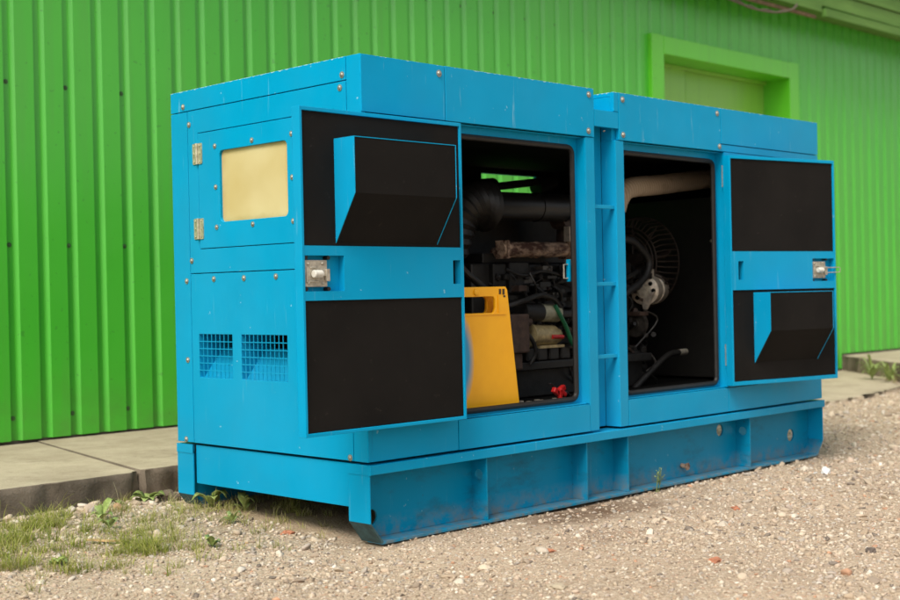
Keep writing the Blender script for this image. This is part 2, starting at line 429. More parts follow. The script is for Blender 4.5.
# slabs ------------------------------------------------------------
def in_poly(x, y, p):
    c = False; j = len(p)-1
    for i in range(len(p)):
        if (p[i][1] > y) != (p[j][1] > y) and x < (p[j][0]-p[i][0])*(y-p[i][1])/(p[j][1]-p[i][1])+p[i][0]: c = not c
        j = i
    return c
def densify(p, ragged, amp, step=.03):
    o = []
    for i in range(len(p)):
        a = Vector(p[i]); b = Vector(p[(i+1) % len(p)]); n = max(1, int((b-a).length/step)) if i in ragged else 1
        d = (b-a).normalized(); nn = Vector((d.y, -d.x))
        for j in range(n):
            q = a.lerp(b, j/n)
            if j: q += nn*amp*(noise.noise(Vector((q.x*7, q.y*7, 0))) + .6*noise.noise(Vector((q.x*23, q.y*23, 5))))
            o.append((q.x, q.y))
    return o
def slab(poly, ragged, top, bot, amp, mats, drop=.004):
    """a concrete slab: jagged outline, slightly rounded arris, rough side"""
    bm = NB(); pl = densify(poly, ragged, amp); n = len(pl)
    cx = sum(p[0] for p in poly)/len(poly); cy = sum(p[1] for p in poly)/len(poly)
    def ring(z, ins, jit=0):
        r = []
        for i, (x, y) in enumerate(pl):
            a = Vector(pl[i-1]); b = Vector(pl[(i+1) % n]); d = (b-a).normalized(); nn = Vector((-d.y, d.x))
            q = Vector((x, y)) + nn*(ins + jit*noise.noise(Vector((x*11, y*11, z*30))))
            r.append(bm.verts.new((q.x, q.y, z)))
        return r
    rs = [ring(bot, 0, .03), ring(bot*.6+top*.4, 0, .026), ring(bot*.35+top*.65, 0, .022), ring(top-.03, 0, .014), ring(top-drop, .001, .004), ring(top, drop*1.3, .004)]
    for A, B in zip(rs, rs[1:]):
        for i in range(n):
            f = bm.faces.new((A[i], A[(i+1) % n], B[(i+1) % n], B[i])); f.material_index = 1
    f = bm.faces.new(rs[-1]); f.material_index = 0
    bmesh.ops.triangulate(bm, faces=[f])
    return bm
s1 = slab([(-9, 1.52), (-.085, 1.542), (-.062, 1.553), (-.050, 1.575), (-.024, 1.582), (.290, 3.14), (-9, 3.14)], (0,), .153, -.06, .012, 0)
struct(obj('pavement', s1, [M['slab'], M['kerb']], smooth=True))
s2 = slab([(.005, 1.560), (3.9, 1.56), (3.9, 3.14), (.2945, 3.14), (-.008, 1.63), (-.016, 1.575)], (0,), .158, -.06, .02, 0)
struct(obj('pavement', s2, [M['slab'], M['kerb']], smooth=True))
low = [(3.92, 1.36), (5.9, 1.38), (6.64, 1.45), (7.75, 1.62), (8.35, 2.1), (9.9, 2.6), (9.9, 3.14), (3.92, 3.14)]
struct(obj('pavement', slab(low, (0, 1, 2, 3, 4), .034, -.06, .06, 0), [M['slab'], M['slab']], smooth=True))
hi_ = [(9.02, 2.62), (8.46, 1.98), (14, 1.9), (14, 3.14), (9.47, 3.14)]
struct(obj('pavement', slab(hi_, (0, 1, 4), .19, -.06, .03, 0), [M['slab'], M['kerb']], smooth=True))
SOLID = [[(-9, 1.535), (3.92, 1.535), (3.92, 3.2), (-9, 3.2)], low, hi_]

# ------------------------------------------------------------------ building
bld = thing('warehouse', 'bright green corrugated metal building with recessed olive gate and boarded eaves', 'building', (4.0, 3.2, 0))
PIT, YW = .1815, 3.127
def cladding(bm, x0, x1, z0, z1):
    prof = []; k0 = math.floor((x0-.168)/PIT)-1
    for k in range(k0, k0+int((x1-x0)/PIT)+4):
        c = .168 + k*PIT
        for dx, dy in ((-.036, 0), (-.030, .027), (.010, .027), (.033, 0)):
            prof.append((c+dx, YW+dy))
    # clip
    out = []
    def lerp(a, b, x): t = (x-a[0])/(b[0]-a[0]); return (x, a[1]+t*(b[1]-a[1]))
    for a, b in zip(prof, prof[1:]):
        if b[0] <= x0 or a[0] >= x1: continue
        p = a if a[0] >= x0 else lerp(a, b, x0); q = b if b[0] <= x1 else lerp(a, b, x1)
        if not out: out.append(p)
        out.append(q)
    zz = [z0]
    rows = [[bm.verts.new((x, y, z)) for x, y in out] for z in (z0, z1)]
    back = [[bm.verts.new((x, y+.004, z)) for x, y in out] for z in (z0, z1)]
    for i in range(len(out)-1):
        bm.faces.new((rows[0][i], rows[0][i+1], rows[1][i+1], rows[1][i]))
        bm.faces.new((back[0][i+1], back[0][i], back[1][i], back[1][i+1]))
        bm.faces.new((rows[0][i+1], rows[0][i], back[0][i], back[0][i+1]))
bm = NB()
cladding(bm, -7, 6.2, .172, 3.9); cladding(bm, 6.2, 8.54, 3.08, 3.9); cladding(bm, 8.54, 9.46, .055, 3.9); cladding(bm, 9.46, 16, .212, 3.9)
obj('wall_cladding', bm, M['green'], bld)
bm = NB(); box(bm, -7, 6.2, YW+.03, YW+.2, -.1, 3.9); box(bm, 8.6, 16, YW+.03, YW+.2, -.1, 3.9); box(bm, 6.2, 8.6, YW+.03, YW+.2, 3.2, 3.9)
box(bm, -7, 16, YW+.9, YW+1, -.1, 3.9)
obj('wall', bm, M['darkstone'], bld)
for k in range(-6, 60, 2):                                          # cladding screws in every second groove
    x = .168 + k*PIT
    if x > 10.9: break
    for z in (.296, 1.262, 2.17, 3.10):
        if 6.1 < x < 8.65 or (z < 1.9 and 1.6 < x < 8.6): continue
        if x > 9.4 and z < .3: continue
        bm = NB(); dome(bm, (x-.010, YW+.027, z), (0,-1,0), .0085, .7, 8, 1.7); obj('screw', bm, M['screw'], bld)
# gate
gf = obj('gate_frame', (lambda b: (box(b, 6.12, 6.30, 3.085, 3.3999, .04, 3.185), box(b, 8.44, 8.612, 3.085, 3.3999, .04, 3.185), box(b, 6.30, 8.44, 3.080, 3.3999, 3.02, 3.178), b)[-1])(NB()), M['green_trim'], bld, bevel=.004)
bm = NB(); box(bm, 6.29, 7.035, 3.370, 3.42, .04, 3.03); obj('gate_panel', bm, M['green_gate'], bld, bevel=.003)
bm = NB(); box(bm, 7.065, 8.45, 3.388, 3.43, .04, 3.03); obj('gate_panel', bm, M['green_gate'], bld, bevel=.003)
bm = NB(); box(bm, 6.3, 8.44, 3.355, 3.3699, 2.985, 3.018); obj('gate_rail', bm, M['green_gate'], bld, bevel=.003)
# eaves
def board(name, x0, x1, y0, y1, z0, z1, mat, sag=.006):
    b = NB(); n = max(2, int((x1-x0)/.6)); P = []
    for i in range(n+1):
        x = x0+(x1-x0)*i/n; d = sag*noise.noise(Vector((x*.8, z0*9, y0)))
        P.append([b.verts.new((x, y, z+d)) for y, z in ((y0, z0), (y1, z0), (y1, z1), (y0, z1))])
    for A, B in zip(P, P[1:]):
        for j in range(4): b.faces.new((A[j], A[(j+1) % 4], B[(j+1) % 4], B[j]))
    b.faces.new(P[0]); b.faces.new(P[-1][::-1])
    bmesh.ops.recalc_face_normals(b, faces=b.faces[:])
    return obj(name, b, mat, bld, bevel=.003)
board('eave_rail', 8.62, 15, 2.775, 2.83, 3.618, 3.70, M['board'])
board('eave_rail', -6, 8.56, 2.85, 2.875, 3.60, 3.632, M['raw_wood'])
board('eave_board', 8.56, 15, 2.80, 2.83, 3.722, 3.868, M['board'])
board('eave_board', 7.0, 8.57, 2.79, 2.82, 3.655, 3.83, M['board'])
board('eave_board', -6, 6.99, 2.79, 2.82, 3.66, 3.83, M['board'])
board('eave_board', -6, 15, 2.785, 2.815, 3.876, 4.04, M['board'])
bm = NB(); box(bm, -7, 16, 2.90, 3.16, 3.70, 3.72); obj('soffit', bm, M['board'], bld)
bm = NB(); box(bm, -7, 16, 2.76, 4.2, 4.05, 4.09); obj('roof', bm, M['green_gate'], bld)
bm = NB(); P = smoothpath([(6.6, 2.86, 3.60), (7.1, 2.84, 3.55), (7.35, 2.82, 3.522), (7.7, 2.80, 3.532), (8.0, 2.79, 3.60), (8.1, 2.80, 3.68)], 8)
tube(bm, P, .011, 8); tube(bm, [p+Vector((.03, 0, .012+.01*math.sin(i))) for i, p in enumerate(P)], .007, 6)
tag(obj('cable', bm, M['old_cable'], smooth=True), 'loose drooping cable hanging below the green eaves boards', 'cable')

# ------------------------------------------------------------------ generator
LX, W, ZS, ZT = 3.398, 1.2785, .307, 1.857
gen = thing('diesel_generator', 'bright blue enclosed diesel generator set with both side doors folded open, on gravel', 'generator', (LX/2, W/2, 0))
def part(name, b, mat='blue', par=gen, bevel=.0018, smooth=False): return obj(name, b, M[mat], par, bevel, smooth)
def pbox(name, *a, mat='blue', par=gen, bevel=.0018):
    return part(name, box(NB(), *a), mat, par, bevel)

# --- skid
def rail(y0, sgn):
    """C channel, open towards sgn"""
    yw = y0 + .085*(-sgn) if True else 0
    b = NB(); lo, hi = sorted((y0, yw))
    c, hc = .062, .080
    web = [(0.006, hc), (c, .004), (LX-c, .004), (LX-.006, hc), (LX-.006, .262), (.006, .262)]
    holes = ([circ(.085, .085, .030)] if sgn < 0 else []) + [ circ(2.50, .205, .030), circ(3.20, .115, .034)]
    a, bb = sorted((yw, yw-sgn*.010)); plate(b, 'y', web, holes, a, bb)
    r = part('skid_rail', b, 'blue_dirty', bevel=.001)
    a, bb = sorted((y0+(sgn*.015 if sgn < 0 else .0045), yw-sgn*.012))
    part('flange', box(NB(), -.001, LX+.001, a, bb, .263, .300), 'flange', r, .002)
    a, bb = sorted((y0+sgn*.004, yw))
    part('flange', box(NB(), c, LX-c, a, bb, -.008, .004), 'blue_dirty', r, .0015)
    for X in (.65, 1.305, 1.608, 2.652):
        a, bb = sorted((y0, yw-sgn*.001)); g_ = NB()
        hl = [circ((a+bb)/2, .19, .022)] if X in (.65, 2.652) else []
        plate(g_, 'x', rect(a, bb, .0045, .2625), hl, X-.004, X+.004)
        part('gusset', g_, 'blue_dirty', r, .001)
    for e, X in ((0, 0), (1, LX)):                                   # end plates with the chamfered foot
        d = 1 if e == 0 else -1
        a, bb = sorted((y0+sgn*.004, y0-sgn*.118)); g_ = NB()
        x0, x1 = sorted((X-.001*d, X+.0055*d)); box(g_, x0, x1, a, bb, hc-.002, .2625 if False else .2985 if False else .2625)
        part('end_plate', g_, 'flange', r, .001)
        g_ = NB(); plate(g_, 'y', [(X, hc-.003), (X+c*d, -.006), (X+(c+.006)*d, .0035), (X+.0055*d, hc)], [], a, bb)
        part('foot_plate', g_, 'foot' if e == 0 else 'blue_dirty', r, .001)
    for e, X in ((0, 0), (1, LX)):
        d = 1 if e == 0 else -1; x0, x1 = sorted((X-.0035*d, X-.0012*d))
        a, bb = sorted((y0+(sgn*.0155 if sgn < 0 else .005), y0-sgn*.118))
        part('end_plate', box(NB(), x0, x1, a, bb, .262, .3005), 'flange', r, 0)
    return r
rail(0, -1); rail(W, 1)
for X, d in ((.012, 1), (LX-.012, -1)):
    x0, x1 = sorted((X, X+.05*d)); pbox('end_beam', x0, x1, .123, W-.123, .130, .299, mat='blue')
pbox('skid_floor', .02, LX-.02, .10, W-.10, .262, .298, mat='iron')

# --- end face, x = 0 (thin gaps between panels show the dark inside)
g3 = .0035; T = .022
def xp(name, y0, y1, z0, z1, holes=(), off=0, mat='blue', par=gen, t=T):
    b = NB(); plate(b, 'x', rect(y0, y1, z0, z1), holes, off, off+t); return part(name, b, mat, par)
def bolt(par, c, nrm, r=.009, mat='bolt'):
    r *= .9; b = NB(); dome(b, c, nrm, r); return part('bolt', b, mat, par, 0, True)
end_top = xp('top_end_panel', .0845, W, 1.767, ZT, mat='blue_worn')
post = xp('corner_post', 0.001, .081, .310, ZT-.001, mat='blue')
side_strip = xp('side_strip', 1.1535, W, .310, 1.7635)
low_end = xp('lower_end_panel', .0845, 1.150, .310, 1.0505, [rect(.852, 1.096, .600, .788), rect(.477, .788, .600, .788)])
dy0, dy1, dz0, dz1 = .16, 1.073, 1.160, 1.660
upper_end = xp('upper_end_panel', .0845, 1.150, 1.054, 1.7635, [rect(dy0-.003, dy1+.003, dz0-.003, dz1+.003)])
hatch = xp('control_hatch', dy0, dy1, dz0, dz1, [rrect(.452, .916, 1.268, 1.573, .022)], off=-.001)
b = NB(); plate(b, 'x', rrect(.44, .928, 1.256, 1.585, .025), [], .012, .018); obj('window_pane', b, M['pane'], hatch)
for y, z in ((.946, 1.594), (.683, 1.594), (.42, 1.595), (.945, 1.419), (.42, 1.421), (.944, 1.247), (.688, 1.247), (.42, 1.246)):
    bolt(hatch, (-.001, y, z), (-1, 0, 0), .0085)
for z in (1.572, 1.246):
    b = NB(); 
    for y in (1.057, 1.093): plate(b, 'x', rrect(y-.017, y+.017, z-.045, z+.045, .005, 2), [], -.0045, -.0012)
    cyl(b, (-.007, 1.075, z-.045), (-.007, 1.075, z+.045), .007, 12)
    for y in (1.053, 1.097):
        for dz in (-.034, 0, .034): dome(b, (-.0045, y, z+dz), (-1,0,0), .0035, .6, 8, 0)
    part('hinge', b, 'hinge', hatch, 0, True)
for y, z, p in ((1.181, 1.788, end_top), (1.138, 1.705, upper_end), (1.180, 1.021, low_end), (.975, 1.026, low_end), (.759, 1.025, low_end), (.541, 1.027, low_end), (.33, 1.027, low_end), (1.138, 1.109, upper_end), (.104, 1.788, end_top), (.118, 1.740, upper_end), (.102, .322, low_end), (1.21, .322, side_strip), (1.185, .673, side_strip)):
    bolt(p, (0, y, z), (-1, 0, 0), .0095)
# vents with welded mesh and a sloping baffle
for y0, y1, nc in ((.852, 1.096, 8), (.477, .788, 11)):
    v = NB(); z0, z1 = .600, .788
    for i in range(1, nc): y = y0+(y1-y0)*i/nc; box(v, .0005, .0035, y-.0016, y+.0016, z0, z1)
    for j in range(1, 6): z = z0+(z1-z0)*j/6; box(v, -.001, .0008, y0, y1, z-.0018, z+.0018)
    part('vent_mesh', v, 'blue', low_end, 0)
    v = NB()
    b0 = [(T+.001, z0-.004), (T+.11, z0+.125), (T+.114, z0+.122), (T+.005, z0-.008)]
    plate(v, 'y', b0, [], y0-.004, y1+.004)
    part('baffle', v, 'blue', low_end, 0)
    v = NB(); box(v, T+.001, T+.3, y1+.004, y1+.007, z0-.01, z1+.02); part('baffle', v, 'blue', low_end, 0)
# --- front face, y = 0
def yp(name, x0, x1, z0, z1, holes=(), off=0, mat='blue', par=gen, t=T):
    b = NB(); plate(b, 'y', rect(x0, x1, z0, z1), holes, off, off+t); return part(name, b, mat, par)
yp('front_panel', .001+T, .487, .310, 1.634)
b = NB(); box(b, .0005, T+.001, -.0005, T, .311, 1.634); part('corner_trim', b)
ha = yp('header_panel', .001, .447, 1.637, ZT-.002, off=-.003, mat='blue_worn')
hb = yp('header_panel', .4505, 1.399, 1.637, ZT-.001, off=-.003, mat='blue_worn')
hc_ = yp('header_panel', 1.583, 2.425, 1.637, ZT-.001, off=-.003, mat='blue_worn')
hd = yp('header_panel', 2.4285, LX, 1.676, ZT-.001, off=-.003, mat='blue_worn')
yp('header_strip', 2.4285, LX, 1.637, 1.6725, off=-.001)
yp('lower_panel', .4905, 1.333, .310, .430, off=-.001)
yp('lower_panel', 1.622, 2.4535, .310, .430, off=-.001)
yp('lower_panel', 2.457, LX, .310, .430, off=-.001)
yp('front_panel', 2.457, LX-.001, .4335, 1.635)
b = NB(); box(b, 1.3365, 1.400, 0, .085, .310, 1.634); box(b, 1.372, 1.3995, .021, .084, 1.634, 1.738); part('centre_post', b)
b = NB(); box(b, 1.556, 1.6185, 0, .085, .310, 1.634); box(b, 1.5565, 1.59, .021, .084, 1.634, 1.738); part('centre_post', b)
yp('bridge_panel', 1.402, 1.580, 1.688, 1.764, off=-.002, mat='blue_worn')
pbox('bridge_roof', 1.4, 1.546, .021, W-.001, 1.74, 1.762, mat='blue_worn')
pbox('header_corner', 1.547, 1.580, -.002, .02, 1.766, ZT-.001, mat='blue_worn')
yp('recess_panel', 1.400, 1.556, .310, 1.74, off=.086)
for z in (1.325, .972, .640): pbox('rung', 1.4005, 1.5555, .012, .030, z-.009, z+.009)
for x, z, p in ((.415, 1.822, ha), (.478, 1.822, hb), (1.363, 1.826, hb), (1.357, 1.662, hb), (1.612, 1.826, hc_), (1.612, 1.662, hc_), (2.395, 1.826, hc_), (2.412, 1.660, hc_)):
    if abs(x-.478) < .001 : continue
    bolt(p, (x, -.003, z), (0, -1, 0), .0105)
b = NB(); dome(b, (1.47, -.002, 1.672), (0, -.4, -1), .006, .6, 8, 0); part('bolt', b, 'bolt', gen, 0, True)
# recessed door frames with rubber seals
for x0, x1, h0, h1 in ((.4905, 1.336, .530, 1.300), (1.619, 2.456, 1.652, 2.426)):
    b = NB(); plate(b, 'y', rect(x0, x1, .430, 1.634), [rrect(h0, h1, .452, 1.592, .035)], .05, .062)
    fr = part('door_frame', b, 'blue', gen, .001)
    b = NB(); tube(b, [(x, .047, z) for x, z in rrect(h0+.004, h1-.004, .456, 1.588, .032, 6)], .0125, 8, closed=True)
    part('door_seal', b, 'rubber', fr, 0, True)
    b = NB(); box(b, x0+.0005, x1-.0005, .021, .0505, .432, .4355); box(b, x0+.0005, x1-.0005, .019, .0505, 1.6295, 1.6335); box(b, x1-.004, x1, .002, .051, .4355, 1.6295)
    part('jamb', b, 'blue', fr, 0)
# roofs, right end, rear
pbox('roof_panel', .0225, 1.40, .0195, W-.001, ZT-.02, ZT, mat='blue_worn')
pbox('roof_panel', 1.5485, LX-.001, .0195, W-.001, ZT-.02, ZT-.0005, mat='blue_worn')
pbox('roof_side', 1.5475, 1.556, .0205, W-.002, 1.762, ZT-.021, mat='blue_worn')
pbox('roof_side', 1.390, 1.3985, .0205, W-.002, 1.762, ZT-.021, mat='blue_worn')
b = NB(); plate(b, 'x', rect(.021, W, .31, ZT-.021), [], LX-T, LX-.001); part('right_end_panel', b)
b = NB(); plate(b, 'y', rect(T+.001, LX-T-.001, .31, ZT-.021), [rect(1.95, 2.44, 1.44, 1.603)], W-T, W-.0005); part('rear_panel', b)
# dark lining
b = NB()
plate(b, 'y', rect(.03, LX-.03, .32, 1.83), [rect(1.95, 2.44, 1.44, 1.603)], W-T-.03, W-T-.002)
box(b, .18, .20, .063, W-.06, .32, 1.82); box(b, LX-.06, LX-.03, .03, W-.06, .32, 1.82)
box(b, .025, 1.385, .066, W-.06, 1.63, 1.83); box(b, 1.56, LX-.03, .066, W-.06, 1.63, 1.83); box(b, 1.385, 1.56, .11, W-.06, 1.63, 1.735)
box(b, .19, 1.39, .0635, W-.06, .40, .437); box(b, 1.58, LX-.03, .0635, W-.06, .40, .437); box(b, 1.39, 1.58, .112, W-.06, .40, .436)
part('lining', b, 'inner', gen, 0)

# --- engine
eng = pbox('engine', 1.10, 2.30, .50, .95, .62, 1.08, mat='iron', bevel=.01)
def sub(name, b, mat, smooth=True, bevel=0): return obj(name, b, M[mat], eng, bevel, smooth)
b = NB(); xx = 1.22; q = random.Random(3)
while xx < 2.2:
    ww = q.uniform(.06, .19); box(b, xx, xx+ww, .455+q.uniform(0, .03), .56, .985+q.uniform(-.05, .02), 1.06+q.uniform(0, .03)); xx += ww+.006
    box(b, xx-.05, xx-.02, .44, .47, 1.0, 1.03)
box(b, 1.2, 2.2, .52, .9, 1.08, 1.13); sub('cylinder_head', b, 'iron', False, .006)
for i in range(5):
    b = NB(); x_ = 1.22+i*.13; tube(b, smoothpath([(x_, .50, .985), (x_+.03, .43, .95), (x_+.06, .44, .90), (x_+.05, .47, .86)], 5), .009, 7); sub('fuel_line', b, 'rubber')
b = NB(); tube(b, [(1.10, .45, 1.345), (1.74, .45, 1.352)], .068, 22)
for x in (1.50, 1.70): cyl(b, (x, .45, 1.35), (x+.012, .45, 1.35), .0715, 22)
sub('air_duct', b, 'duct')
b = NB(); pts = []; rr = []
P = smoothpath([(1.16, .45, 1.345), (1.06, .45, 1.34), (.98, .46, 1.28), (.96, .5, 1.12)], 8)
for i, p in enumerate(P): pts.append(p); rr.append((.122 if i % 2 else .106)*(1-.012*i))
tube(b, pts, rr, 22); sub('bellows', b, 'duct')
b = NB(); tube(b, smoothpath([(1.72, .45, 1.35), (1.79, .46, 1.34), (1.82, .5, 1.27), (1.80, .5, 1.16)], 6), .062, 18)
cyl(b, (1.74, .43, 1.30), (1.74, .52, 1.30), .05, 20); sub('turbocharger', b, 'brownbox')
b = NB(); tube(b, [(1.232, .43, 1.142), (1.245, .43, 1.142), (1.252, .43, 1.142), (1.47, .43, 1.144), (1.475, .43, 1.144), (1.485, .43, 1.144), (1.49, .43, 1.144), (1.69, .43, 1.146), (1.70, .43, 1.146)], [.028, .042, .036, .036, .040, .040, .036, .036, .028], 20)
for x in (1.30, 1.42, 1.54, 1.66): cyl(b, (x, .46, 1.14), (x, .54, 1.13), .026, 12); box(b, x-.018, x+.018, .395, .40, 1.128, 1.158)
box(b, 1.236, 1.25, .39, .47, 1.10, 1.185); box(b, 1.692, 1.704, .39, .47, 1.10, 1.185)
sub('exhaust_manifold', b, 'rust')
b = NB(); box(b, 1.70, 1.735, .40, .44, 1.07, 1.26); cyl(b, (1.715, .395, 1.10), (1.715, .395, 1.13), .016, 10); sub('bracket', b, 'alu', False, .003)
b = NB(); cyl(b, (1.33, .40, .850), (1.46, .40, .842), .044, 20); sub('starter_motor', b, 'iron')
b = NB(); cyl(b, (1.46, .40, .842), (1.585, .40, .836), .043, 20); cyl(b, (1.585, .40, .836), (1.60, .40, .835), .030, 16); sub('starter_cap', b, 'cream')
b = NB(); cyl(b, (1.40, .41, .735), (1.56, .41, .728), .052, 20); cyl(b, (1.385, .41, .736), (1.40, .41, .735), .058, 20); box(b, 1.42, 1.60, .365, .46, .672, .685)
cyl(b, (1.56, .41, .728), (1.60, .41, .727), .036, 16)
sub('fuel_pump', b, 'brass')
b = NB(); cyl(b, (1.50, .357, .725), (1.58, .357, .722), .010, 8); sub('solenoid_cap', b, 'redpl')
b = NB(); box(b, 1.16, 1.30, .32, .42, .66, .84); box(b, 1.20, 1.27, .34, .42, .58, .66); cyl(b, (1.30, .37, .80), (1.37, .38, .80), .02, 10); sub('oil_filter', b, 'brownbox', False, .008)
b = NB()
for i in range(4): box(b, 1.33+i*.085, 1.395+i*.085, .37, .5, .615, .675)
box(b, 1.2, 2.3, .36, .55, .572, .612); box(b, 1.25, 2.3, .42, .9, .44, .572)
sub('sump', b, 'iron', False, .006)
b = NB(); tube(b, smoothpath([(1.53, .36, .875), (1.56, .35, .82), (1.60, .35, .764), (1.64, .35, .69), (1.70, .36, .64)], 6), .011, 8); sub('green_cable', b, 'greencable')
for P_, r_ in ((smoothpath([(1.20, .40, .87), (1.30, .36, .90), (1.42, .36, .925), (1.52, .36, .905), (1.60, .38, .85)], 6), .013),
              (smoothpath([(.70, .22, 1.10), (.80, .24, 1.03), (.92, .26, .97), (1.05, .34, .93)], 6), .016), ([(1.56, .42, .83), (1.85, .42, .83)], .022),
              (smoothpath([(1.20, .36, .78), (1.30, .33, .74), (1.36, .34, .66), (1.34, .36, .60)], 6), .010), (smoothpath([(1.25, .42, 1.05), (1.36, .41, 1.02), (1.5, .41, 1.04), (1.66, .42, 1.02)], 6), .008)):
    b = NB(); tube(b, P_, r_, 9); sub('hose', b, 'rubber')
b = NB(); cyl(b, (1.72, 1.05, 1.490), (2.32, 1.05, 1.562), .022, 14); cyl(b, (2.20, 1.05, 1.515), (2.34, 1.05, 1.55), .045, 14); cyl(b, (1.70, 1.05, 1.485), (1.85, 1.05, 1.50), .055, 18); sub('crossing_pipe', b, 'duct')
b = NB(); box(b, 1.05, 2.4, .72, 1.05, 1.10, 1.36); sub('air_filter_box', b, 'iron', False, .01)
q = random.Random(12)
for mat_, n_ in (('iron', 60), ('greasy', 26), ('brownbox', 12)):       # injectors, unions, brackets and bolt heads over the block
    b = NB()
    for i in range(n_):
        x_, z_, y_ = q.uniform(1.16, 1.80), q.uniform(.60, 1.08), q.uniform(.40, .475); k_ = q.random(); r_ = q.uniform(.006, .02)
        if k_ < .4: cyl(b, (x_, y_, z_), (x_+q.uniform(-.01, .05), y_+.06, z_+q.uniform(-.03, .03)), r_, 8); dome(b, (x_, y_, z_), (0, -1, 0), r_*.6, .8, 6, 1.4)
        elif k_ < .75: box(b, x_, x_+q.uniform(.02, .08), y_, .52, z_, z_+q.uniform(.008, .035))
        else: tube(b, smoothpath([(x_, y_, z_), (x_+q.uniform(-.05, .05), y_-.02, z_-.05), (x_+q.uniform(-.08, .08), y_+.03, z_-q.uniform(.08, .16))], 4), r_*.35, 6)
    o = sub('fittings', b, mat_, False, .002); o['kind'] = 'stuff'
b = NB()
for i in range(46): x_, y_ = q.uniform(1.02, 1.42), q.uniform(.12, .30); box(b, x_, x_+q.uniform(.006, .03), y_, y_+q.uniform(.004, .016), .437, .437+q.uniform(.002, .010), Matrix.Identity(4))
o = obj('floor_debris', b, M['alu'], None); o['kind'] = 'stuff'; o['label'] = 'crumbs of dirt and metal scattered on the floor of the left bay'
# second bay
b = NB(); tube(b, smoothpath([(2.16, .47, 1.36), (2.18, .46, 1.42), (2.25, .45, 1.474), (2.5, .45, 1.502), (2.8, .45, 1.537), (3.25, .45, 1.585)], 6), .054, 18); sub('wrapped_exhaust', b, 'wrap')
al = NB(); A0, A1 = Vector((2.39, .47, .935)), Vector((2.60, .55, .945)); ad = (A1-A0).normalized()
tube(al, [A0, A0+ad*.012, A0+ad*.10, A0+ad*.105, A0+ad*.12, A0+ad*.125, A0+ad*.215, A0+ad*.235], [.062, .078, .080, .074, .074, .082, .082, .06], 26)
box(al, 2.42, 2.47, .46, .50, 1.00, 1.05)
plate(al, 'x', [(.40, .93), (.455, .835), (.475, .835), (.49, .90)], [], 2.388, 2.402)
sub('alternator', al, 'alu')
b = NB(); cyl(b, A0-ad*.03, A0, .024, 16); cyl(b, A0-ad*.012, A0-ad*.004, .040, 20); sub('alternator_hub', b, 'metal')
b = NB(); ua, ub = frame_at(ad)
for i in range(8):
    q = A0 - ad*.0012 + (ua*math.cos(i*math.pi/4)+ub*math.sin(i*math.pi/4))*.052; cyl(b, q-ad*.001, q+ad*.003, .012, 10)
sub('alternator_vents', b, 'grate')
b = NB(); fc = Vector((2.50, .66, 1.09))
for r_ in (.15, .172, .195, .25): tube(b, [fc+Vector((0 if r_ < .22 else .13, r_*math.cos(t*math.pi/24), r_*math.sin(t*math.pi/24))) for t in range(48)], .0045, 6, closed=True)
for t in range(48):
    a = t*math.pi/24; d = Vector((0, math.cos(a), math.sin(a))); tube(b, [fc+d*.195, fc+d*.235+Vector((.025, 0, 0)), fc+d*.25+Vector((.13, 0, 0))], .0035, 5)
sub('fan_guard', b, 'cage')
b = NB(); tube(b, [fc+Vector((.06, 0, 0)), fc+Vector((.07, 0, 0))], [.06, .06], 24); 
for t in range(9):                                                  # pitched blades
    a = t*2*math.pi/9; m_ = Matrix.Translation(fc+Vector((.06, 0, 0))) @ Matrix.Rotation(a, 4, 'X') @ Matrix.Rotation(.5, 4, 'Z')
    box(b, -.035, .035, -.003, .003, .05, .235, m_)
sub('fan', b, 'cage')
b = NB(); box(b, 2.83, 2.95, .26, 1.12, .45, 1.44); box(b, 2.79, 2.832, .24, .27, .45, 1.44); box(b, 2.96, 3.02, .25, .30, .45, 1.44); sub('radiator', b, 'panel_dark', False, .004)
b = NB(); dome(b, (2.829, .33, 1.20), (-1,0,0), .009, .8, 8, 0); dome(b, (2.99, .2585, 1.10), (0,-1,0), .01, .8, 8, 0); dome(b, (2.9, .258, 1.10), (0,-1,0), .009, .8, 8, 0); dome(b, (2.9, .258, .62), (0,-1,0), .009, .8, 8, 0); sub('radiator_bolts', b, 'hinge')
b = NB(); tube(b, smoothpath([(2.0, .42, 1.20), (2.17, .40, 1.20), (2.26, .40, 1.165), (2.345, .40, 1.09), (2.30, .40, 1.0), (2.14, .40, .925), (2.0, .42, .87)], 6), .019, 10)
tube(b, smoothpath([(2.15, .40, .40), (2.21, .40, .437), (2.335, .40, .507), (2.50, .40, .588), (2.62, .40, .598), (2.66, .4, .60)], 6), .016, 10)
tube(b, smoothpath([(2.1, .42, .98), (2.25, .44, 1.02), (2.40, .48, 1.05), (2.5, .5, 1.07)], 4), .012, 8)
sub('coolant_hose', b, 'rubber')
b = NB(); tube(b, [(2.60, .40, .598), (2.665, .40, .60)], .017, 10); sub('hose_clamp', b, 'metal')
pbox('latch_keeper', 1.288, 1.300, .066, .086, .985, 1.085, mat='blue', bevel=.002)
b = NB(); tube(b, [(1.289, .078, 1.062), (1.262, .078, 1.062), (1.262, .078, 1.0), (1.289, .078, 1.0)], .004, 6); part('latch_loop', b, 'metal', gen, 0)

